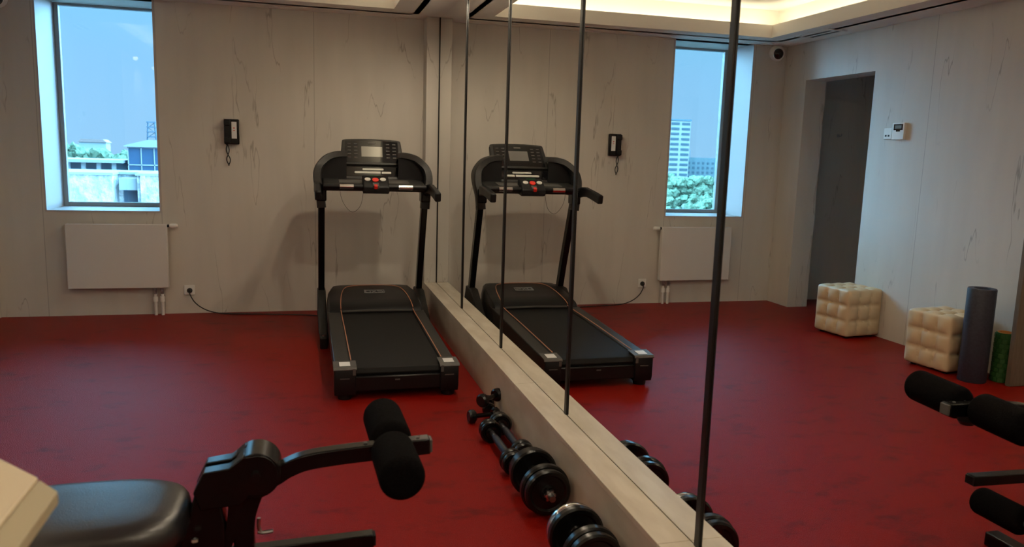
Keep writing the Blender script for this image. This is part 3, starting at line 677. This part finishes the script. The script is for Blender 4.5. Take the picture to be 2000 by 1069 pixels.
# the arm
armp = smooth_path([(-1.235, -4.975, .600), (-1.20, -4.975, .598), (-1.165, -4.975, .618), (-1.12, -4.975, .634), (-1.05, -4.975, .642), (-.95, -4.975, .648), (-.812, -4.975, .655)], 6)
ar = build('extension_arm', lambda bm: sweep(bm, armp, (0, 1, 0), .038, .042), M['metal_black'], B, bevel=.004)
build('end_plug', lambda bm: box(bm, -.814, -.806, -4.992, -4.958, .638, .672), M['greylight'], ar, bevel=.002)
for hx_, hz_ in ((-.975, .668), (-.842, .6735)): build('adjust_hole', lambda bm: cyl(bm, (hx_, -4.975, hz_), (hx_, -4.975, hz_+.003), .005, seg=12), M['vent'], ar)
build('adjust_knob', lambda bm: lathe(bm, [(0, 0), (.02, 0), (.028, .012), (.026, .03), (0, .032)], (-.90, -4.975, .600), (0, 0, 1), 24), M['black'], ar)
rb = build('roller_bar', lambda bm: cyl(bm, (-.908, -4.75, .658), (-.908, -5.18, .656), .012), M['steel'], B)
for y0, y1 in ((-4.735, -4.95), (-5.0, -5.195)):
    build('foam_roller', lambda bm: capsule(bm, (-.912, y0, .660), (-.905, y1, .655), .054, .45), M['foam'], B)
lv = build('lower_lever', lambda bm: sweep(bm, smooth_path([(-1.235, -4.995, .60), (-1.262, -4.995, .52), (-1.267, -4.995, .44), (-1.255, -4.995, .36), (-1.225, -4.995, .21)], 6), (0, 1, 0), .045, .047), M['metal_black'], B, bevel=.004)
def pin(bm):
    tube(bm, smooth_path([(-1.236, -5.0, .470), (-1.225, -5.0, .466), (-1.200, -5.0, .468)], 4), .005, 8)
    tube(bm, smooth_path([(-1.228, -5.0, .466), (-1.234, -5.0, .482), (-1.233, -5.0, .505)], 4), .0045, 8)
build('pull_pin', pin, M['steel'], lv)
build('lever_bolt', lambda bm: cyl(bm, (-1.292, -4.995, .45), (-1.285, -4.995, .45), .012), M['iron'], lv)
build('roller_bar', lambda bm: cyl(bm, (-1.215, -4.79, .225), (-1.215, -5.20, .225), .012), M['steel'], B)
for y0, y1 in ((-4.765, -4.96), (-5.03, -5.225)):
    build('foam_roller', lambda bm: capsule(bm, (-1.215, y0, .225), (-1.215, y1, .225), .050, .45), M['foam'], B)
cb_ = build('cross_tube', lambda bm: sweep(bm, [(-1.36, -4.965, .395), (-.953, -4.965, .405)], (0, 1, 0), .036, .034), M['metal_black'], B, bevel=.003)
build('end_plug', lambda bm: box(bm, -.955, -.948, -4.981, -4.949, .391, .419), M['black'], cb_, bevel=.002)

# ------------------------------------------------------------------ cream cabinet corner by the camera
K = thing('cream_cabinet', (-1.75, -6.1, 0), 'cream cabinet whose angled top corner shows at the near left edge', 'cabinet')
inner = [(-1.4675, -6.30), (-1.4675, -5.755), (-1.60, -5.605), (-2.1, -5.605), (-2.1, -6.30)]
band = [(-1.431, -6.30), (-1.431, -5.802), (-1.4655, -5.757), (-1.4655, -6.30)]
build('top', lambda bm: prism(bm, inner, 'z', .930, .952), M['creamtop'], K, bevel=.002)
build('edge_band', lambda bm: prism(bm, band, 'z', .932, .950), M['creamband'], K, bevel=.002)
build('body', boxes((-2.1, -1.68, -6.30, -5.85, 0, .935)), M['creamtop'], K, bevel=.004)
build('door', boxes((-1.68, -1.66, -6.28, -5.87, .08, .91)), M['creamtop'], K, bevel=.003)

# ------------------------------------------------------------------ ottomans
def ottoman_mesh(bm, s=.36, h=.385):
    n = 24; V = {}
    def vert(p):
        k = tuple(round(c, 5) for c in p)
        if k not in V: V[k] = bm.verts.new(p)
        return V[k]
    def fac(a): # pillow profile along an axis, a in -1..1 : creases at +-1/3
        t_ = (a+1)*1.5; return abs(math.sin(math.pi*t_))**.5
    def shape(p, ax):
        q = list(p); o2 = [i for i in range(3) if i != ax]
        u_, v_ = q[o2[0]], q[o2[1]]
        fu, fv = fac(u_), fac(v_)
        # rounded box
        rr = .12; c = [max(-1+rr, min(1-rr, t_)) for t_ in q]; d_ = Vector([q[i]-c[i] for i in range(3)])
        if d_.length > 0: d_ = d_.normalized()*min(rr, d_.length) if sum(1 for t_ in q if abs(t_) > 1-rr) > 1 else d_
        q2 = Vector(c)+d_
        edge = min(1, (1-max(abs(u_), abs(v_)))/.3)
        q2[ax] += (1 if q[ax] > 0 else -1)*(.13*(fu*fv)-.07)*edge
        # deep dimples at the four crossings
        for bu in (-1/3, 1/3):
            for bv in (-1/3, 1/3):
                r2 = (u_-bu)**2+(v_-bv)**2; q2[ax] -= (1 if q[ax] > 0 else -1)*.075*math.exp(-r2/.008)
        return q2
    for ax in range(3):
        for sg in (-1, 1):
            o2 = [i for i in range(3) if i != ax]
            g = []
            for i in range(n+1):
                row = []
                for j in range(n+1):
                    p = [0, 0, 0]; p[ax] = sg; p[o2[0]] = -1+2*i/n; p[o2[1]] = -1+2*j/n
                    q = shape(p, ax)
                    row.append(vert((q.x*s/2, q.y*s/2, h/2+q.z*h/2)))
                g.append(row)
            for i in range(n):
                for j in range(n):
                    f = [g[i][j], g[i+1][j], g[i+1][j+1], g[i][j+1]]
                    if len(set(f)) == 4:
                        try: bm.faces.new(f)
                        except ValueError: pass
def make_ottoman():
    o = thing('ottoman', (0, 0, 0), 'x', 'ottoman', 'cream tufted ottomans against the doorway wall')
    build('upholstery', lambda bm: (ottoman_mesh(bm), bmesh.ops.translate(bm, verts=bm.verts, vec=(0, 0, .016))), M['cream'], o, angle=80)
    for sx in (-1, 1):
        for sy in (-1, 1):
            build('foot', lambda bm: cyl(bm, (sx*.13, sy*.13, 0), (sx*.13, sy*.13, .035), .018), M['black'], o)
    for a in (-1, 1):
        for b in (-1, 1):
            q = .36/6
            for c, nrm in (((a*q, b*q, .368), (0, 0, 1)), ((.151, a*q, .208+b*.064), (1, 0, 0)), ((a*q, -.151, .208+b*.064), (0, -1, 0))):
                build('tuft_button', lambda bm: lathe(bm, [(0, -.004), (.008, -.004), (.008, .001), (.005, .003), (0, .004)], c, nrm, 12), M['cream'], o)
    return o
O1 = make_ottoman(); O2 = copy_tree(O1)
O1.location = (-3.262, -1.462, 0); O1.rotation_euler.z = math.radians(-7); O1['label'] = 'cream tufted cube ottoman standing nearest the doorway'
O2.location = (-3.250, -2.505, 0); O2.rotation_euler.z = math.radians(-7); O2['label'] = 'cream tufted cube ottoman beside the tall grey-blue foam roller'

o = build('exercise_roller', lambda bm: lathe(bm, [(.046, .0), (.083, .0), (.086, .006), (.086, .620), (.083, .626), (.050, .626), (.046, .622)], (-3.178, -2.83, 0), (0, 0, 1), 40, True), M['mat'], loc=(-3.178, -2.83, 0))
tag(o, 'tall hollow grey-blue foam roller standing beside the second ottoman', 'foam roller')
G = thing('textured_roller', (-3.365, -2.875, 0), 'short green textured foam roller with orange core behind the tall roller', 'foam roller')
build('core', lambda bm: lathe(bm, [(.038, .001), (.046, .001), (.046, .337), (.038, .337)], (-3.365, -2.875, 0), (0, 0, 1), 32, True), M['orangecore'], G)
def grid(bm):
    c = Vector((-3.365, -2.875, 0)); lathe(bm, [(.0455, 0), (.054, 0), (.054, .332), (.0455, .332)], c, (0, 0, 1), 40, True)
    for iz in range(10):
        for k in range(12):
            a0 = 2*math.pi*(k+.12+.5*(iz % 2))/12; a1 = a0+2*math.pi*.76/12; z0 = .006+iz*.0325; z1 = z0+.025
            vs = []
            for z in (z0, z1):
                for r in (.052, .061):
                    for a in (a0, a1): vs.append(bm.verts.new(c+Vector((r*math.cos(a), r*math.sin(a), z))))
            for f in ((0, 1, 3, 2), (4, 6, 7, 5), (0, 4, 5, 1), (2, 3, 7, 6), (0, 2, 6, 4), (1, 5, 7, 3)): bm.faces.new([vs[i] for i in f])
build('foam_sleeve', grid, M['greenfoam'], G)

# ------------------------------------------------------------------ dumbbells along the ledge
def plate(bm, y, r, th=.034, x=0, z=0):
    """plate with raised rim and hub, axis along y, centred at y"""
    pr = [(.012, -th*.5), (.03, -th*.5), (.034, -th*.28), (r*.72, -th*.28), (r*.80, -th*.5), (r*.93, -th*.5), (r, -th*.3), (r, th*.3), (r*.93, th*.5), (r*.80, th*.5), (r*.72, th*.28), (.034, th*.28), (.03, th*.5), (.012, th*.5)]
    lathe(bm, pr, (x, y, z), (0, 1, 0), 48, True)
def adj_dumbbell(R_, sets, hl, grip, chromeat=None, nutr=.03, name='dumbbell'):
    """sets: plate radii from the handle outwards"""
    o = thing(name, (0, 0, 0), 'x', 'dumbbell', 'adjustable dumbbells along the ledge')
    half = hl/2+sum(.036 for _ in sets)+.05
    build('bar', lambda bm: cyl(bm, (0, -half, R_), (0, half, R_), .0125), M['steel'], o)
    build('grip', lambda bm: lathe(bm, [(.012, -hl*.32), (.016, -hl*.32), (.018, -hl*.15), (.0185, 0), (.018, hl*.15), (.016, hl*.32), (.012, hl*.32)], (0, 0, R_), (0, 1, 0), 24, True), grip, o)
    for s in (-1, 1):
        y = s*(hl/2+.018)
        for i, r in enumerate(sets):
            p = build('weight_plate', lambda bm: plate(bm, y, r, .034, 0, R_), M['iron'], o)
            if chromeat is not None and s == 1 and i == chromeat:
                build('chrome_ring', lambda bm: lathe(bm, [(r*.90, -.018), (r*.97, -.0185), (r*1.004, -.008), (r*1.004, .004), (r*.98, .006), (r*.90, -.014)], (0, y, R_), (0, 1, 0), 48, True), M['chrome'], p)
            y += s*.036
        def nut(bm):
            lathe(bm, [(.0125, 0), (.018, 0), (.018, .016), (.0125, .018)], (0, y-s*.014, R_), (0, s, 0), 24, True)
            for k in range(6):
                a = math.pi*k/3; c = Vector((math.cos(a)*.018, y-s*.006, R_+math.sin(a)*.018)); box(bm, c.x-.005, c.x+.005, c.y-.007, c.y+.007, c.z-.005, c.z+.005)
        build('star_nut', nut, M['steel'], o)
    return o
big = adj_dumbbell(.101, (.100, .092), .125, M['gripblue'])
big.location = (-.212, -4.035, 0); big['label'] = 'large adjustable dumbbell with stacked black plates, behind the chrome-ringed one'
big2 = adj_dumbbell(.101, (.100, .094), .11, M['gripblue'], chromeat=1)
big2.location = (-.215, -4.565, 0); big2['label'] = 'large adjustable dumbbell with a chrome-ringed plate, nearest the camera'
sm = adj_dumbbell(.056, (.055, .053), .33, M['gripblue'])
sm.location = (-.243, -3.53, 0); sm.rotation_euler.z = math.radians(1); sm['label'] = 'slim small-plate dumbbell with long steel handle, farther from the ledge'
sm2 = copy_tree(sm); sm2.location = (-.170, -3.435, .0); sm2['label'] = 'slim small-plate dumbbell with long steel handle, right against the ledge'
def small_db():
    o = thing('dumbbell', (0, 0, 0), 'x', 'dumbbell', 'small black dumbbells at the far end of the row')
    build('bar', lambda bm: cyl(bm, (-.05, 0, .036), (.05, 0, .036), .012), M['metal_black'], o)
    for s in (-1, 1):
        build('head', lambda bm: lathe(bm, [(0, 0), (.026, 0), (.036, .010), (.036, .030), (.028, .040), (0, .040)], (s*.045, 0, .036), (s, 0, 0), 24), M['iron'], o)
    return o
d1 = small_db(); d1.location = (-.215, -3.045, 0); d1.rotation_euler.z = math.radians(8); d1['label'] = 'small black round-headed dumbbell farthest from the ledge, end of the row'
d2 = copy_tree(d1); d2.location = (-.155, -2.895, 0); d2.rotation_euler.z = math.radians(80); d2['label'] = 'small black round-headed dumbbell at the far end, touching the ledge'
d3 = copy_tree(d1); d3.location = (-.168, -2.985, .0745); d3.rotation_euler.z = math.radians(40); d3['label'] = 'small black round-headed dumbbell lying on top of the two others'

# ------------------------------------------------------------------ outside
X = {}
X['white'] = noisy(mat('rough_render', (0.2, 0.2, 0.2), 0.9), (0.13, 0.14, 0.14), (0.24, 0.24, 0.235), 2.6, bump=.8, bscale=7, detail=10, lo=.40, hi=.60, dist=.1)
X['band'] = mat('pale_band', (0.112, 0.126, 0.133), 0.8)
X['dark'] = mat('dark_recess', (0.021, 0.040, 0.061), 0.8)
X['bluegrey'] = mat('blue_grey_wall', (0.040, 0.069, 0.093), 0.8)
X['glass'] = mat('curtain_glass', (0.015, 0.036, 0.065), 0.15)
X['roof'] = mat('metal_roof', (0.108, 0.119, 0.122), 0.6)
X['ground'] = noisy(mat('ground', (0.036, 0.054, 0.045), 1), (0.029, 0.047, 0.040), (0.047, 0.065, 0.058), .05)
X['leaf'] = noisy(mat('leaf', (0.03, 0.06, 0.03), 0.95, spec=.1), (0.045, 0.075, 0.046), (0.095, 0.125, 0.085), 1.2, detail=8, bump=.8, bscale=2, dist=.4)
X['trunk'] = mat('bark', (0.021, 0.016, 0.013), 0.9)
X['tower'] = mat('tower_white', (0.144, 0.147, 0.144), 0.8)
X['towerdark'] = mat('tower_loggia', (0.018, 0.036, 0.051), 0.8)
X['block'] = noisy(mat('block_wall', (0.054, 0.079, 0.090), 0.9), (0.051, 0.075, 0.086), (0.061, 0.086, 0.096), .3)
X['pinkroof'] = mat('pink_roof', (0.112, 0.075, 0.069), 0.9)
struct('ground_outside', boxes((-900, 300, 8, 1500, -22.4, -22)), X['ground'], label='ground of the town far below the window')
# near rough white wall with a recess
t = thing('parapet_building', (-9.5, 30, -22), 'rough white rendered building with a dark recess, nearest outside the window', 'building')
nx0, nx1 = -9.13, -8.14
build('wall', boxes((-14.5, nx0, 30, 34, -22, .03), (nx1, -3.5, 30, 34, -22, .03), (nx0, nx1, 31.2, 34, -22, .03), (nx0, nx1, 30.0, 31.3, -22, -3.6)), X['white'], t)
build('coping', boxes((-14.6, nx0+.05, 29.9, 34.1, .03, .13), (nx1-.05, -3.4, 29.9, 34.1, .03, .13), (nx0, nx1, 31.1, 34.1, .03, .13)), X['band'], t)
build('lintel', boxes((nx0+.2, nx1, 30.3, 31.25, -.62, -.10)), X['band'], t)
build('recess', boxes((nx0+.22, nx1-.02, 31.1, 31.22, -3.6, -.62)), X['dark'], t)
build('pier', boxes((-10.90, -10.74, 29.8, 30, -22, .03)), X['white'], t)
build('pier', boxes((-7.98, -7.80, 29.8, 30, -22, .03)), X['white'], t)
# long low gallery
t = thing('gallery_building', (-19, 60, -22), 'long low building with pale columns under a flat roof, beyond the white wall', 'building')
build('wall', boxes((-27, -14.85, 61.5, 66, -22, -.15)), X['bluegrey'], t)
build('roof', boxes((-27.3, -14.8, 59.8, 66.2, -.15, .08)), X['roof'], t)
build('parapet', boxes((-27, -14.85, 60.2, 60.5, -22, -1.3)), X['bluegrey'], t)
for k in range(11):
    x = -26.5+k*1.08; build('column', boxes((x, x+.28, 60.3, 60.6, -1.3, -.15)), X['band'], t)
t = thing('glazed_pavilion', (-12, 62, -22), 'blue glazed pavilion with shallow roof and a small rooftop mast', 'building')
build('wall', boxes((-14.55, -6, 60.5, 68, -22, 1.15)), X['glass'], t)
build('mullions', lambda bm: [box(bm, x, x+.07, 60.42, 60.5, -22, 1.15) for x in [-14.55+i*.95 for i in range(9)]] + [box(bm, -14.55, -6, 60.42, 60.5, z, z+.08) for z in (-1.6, -.3, 1.07)], X['band'], t)
build('roof', lambda bm: prism(bm, [(-14.75, 1.15), (-14.75, 1.25), (-13.0, 1.72), (-8.5, 1.72), (-5.8, 1.25), (-5.8, 1.15)], 'y', 60.2, 68.3), X['roof'], t)
def mast(bm):
    for sx in (-.35, .35):
        tube(bm, [(-13.35+sx, 64, 1.6), (-13.35+sx*.7, 64, 3.25)], .07, 6)
    for z in (1.95, 2.35, 2.75, 3.15): box(bm, -13.72, -12.98, 63.9, 64.1, z, z+.09)
    tube(bm, [(-13.65, 64, 1.95), (-13.1, 64, 2.35), (-13.6, 64, 2.75), (-13.1, 64, 3.15)], .04, 6)
build('mast', mast, X['dark'], t)
# tower block and slab, seen in the mirror
def tower(bm_):
    pass
t = thing('apartment_tower', (-214, 425, -22), 'tall white apartment tower with striped balconies, seen in the mirrored window', 'building')
build('wall', boxes((-222, -206.6, 420, 434, -22, 24.4)), X['tower'], t)
build('loggias', lambda bm: [box(bm, x0, x1, 419.7, 420.1, z, z+1.35) for z in [-20+3.0*i for i in range(15)] for x0, x1 in ((-221.4, -216.2), (-214.6, -209.4))] + [box(bm, -209, -206.9, 419.7, 420.1, z+.1, z+1.0) for z in [-20+3.0*i for i in range(15)]], X['towerdark'], t)
build('roof_edge', boxes((-222.3, -206.3, 419.6, 434.3, 24.4, 25.3)), X['bluegrey'], t)
t = thing('slab_block', (-240, 455, -22), 'long grey-blue apartment slab behind the tower in the mirrored window', 'building')
build('wall', boxes((-285, -224, 450, 464, -22, 3.2)), X['block'], t)
build('window_rows', lambda bm: [box(bm, x, x+1.6, 449.8, 450.05, z, z+1.4) for z in [-19+3.0*i for i in range(7)] for x in [-283+3.4*i for i in range(17)]], X['towerdark'], t)
build('aerial', lambda bm: tube(bm, [(-241, 455, 3), (-241, 455, 8)], .15, 6), X['bluegrey'], t)
t = thing('red_roofed_block', (-150, 700, -22), 'distant pinkish apartment block on the green skyline', 'building')
build('wall', boxes((-178, -158, 700, 715, -22, 1.5)), X['band'], t)
build('roof', lambda bm: prism(bm, [(-179, 1.5), (-157, 1.5), (-160, 4.0), (-176, 4.0)], 'y', 699, 716), X['pinkroof'], t)
# the far trees: masses of foliage nobody could count
_b = bmesh.new(); bmesh.ops.create_icosphere(_b, subdivisions=2, radius=1)
_b.verts.ensure_lookup_table(); IV = [v_.co.copy() for v_ in _b.verts]; IF = [[v_.index for v_ in f_.verts] for f_ in _b.faces]; _b.free()
def belt(name, label, rows, s0, s1, cx, seed):
    rnd = random.Random(seed)
    def f(bm):
        for yy, n, h, r in rows:
            for i in range(n):
                x = cx+(s0+(s1-s0)*(i+rnd.random())/n)*(yy+6.9); y = yy+rnd.uniform(-12, 12); hh = h*rnd.uniform(.88, 1.05)
                cyl(bm, (x, y, -22), (x, y, -22+hh*.5), .35, .2, 6)
                for k in range(20):
                    a = rnd.random()*6.28; q = rnd.random()**.6*r*.8; zz = -22+hh*(.40+.50*rnd.random()); rr = r*(.16+.18*rnd.random())
                    c = Vector((x+math.cos(a)*q, y+math.sin(a)*q, zz))
                    vs = [bm.verts.new(c+p*rr*(1+rnd.uniform(-.28, .28))) for p in IV]
                    for fc in IF: bm.faces.new([vs[q_] for q_ in fc])
    o = build(name, f, X['leaf'], loc=(cx+(s0+s1)/2*(rows[0][0]+6.9), rows[0][0], -22), angle=20)
    tag(o, label, 'trees', kind='stuff')
belt('tree_belt', 'green mass of distant trees beyond the low gallery building', ((150, 9, 19.8, 4), (230, 11, 20.8, 5.5), (420, 14, 22.6, 9)), -.29, -.15, -1.1, 5)
belt('tree_belt', 'green mass of trees below the apartment tower, seen in the mirrored window', ((110, 10, 13.5, 3.2), (190, 12, 15, 4.2), (330, 14, 17, 6.5)), -.47, -.585, 1.1, 9)
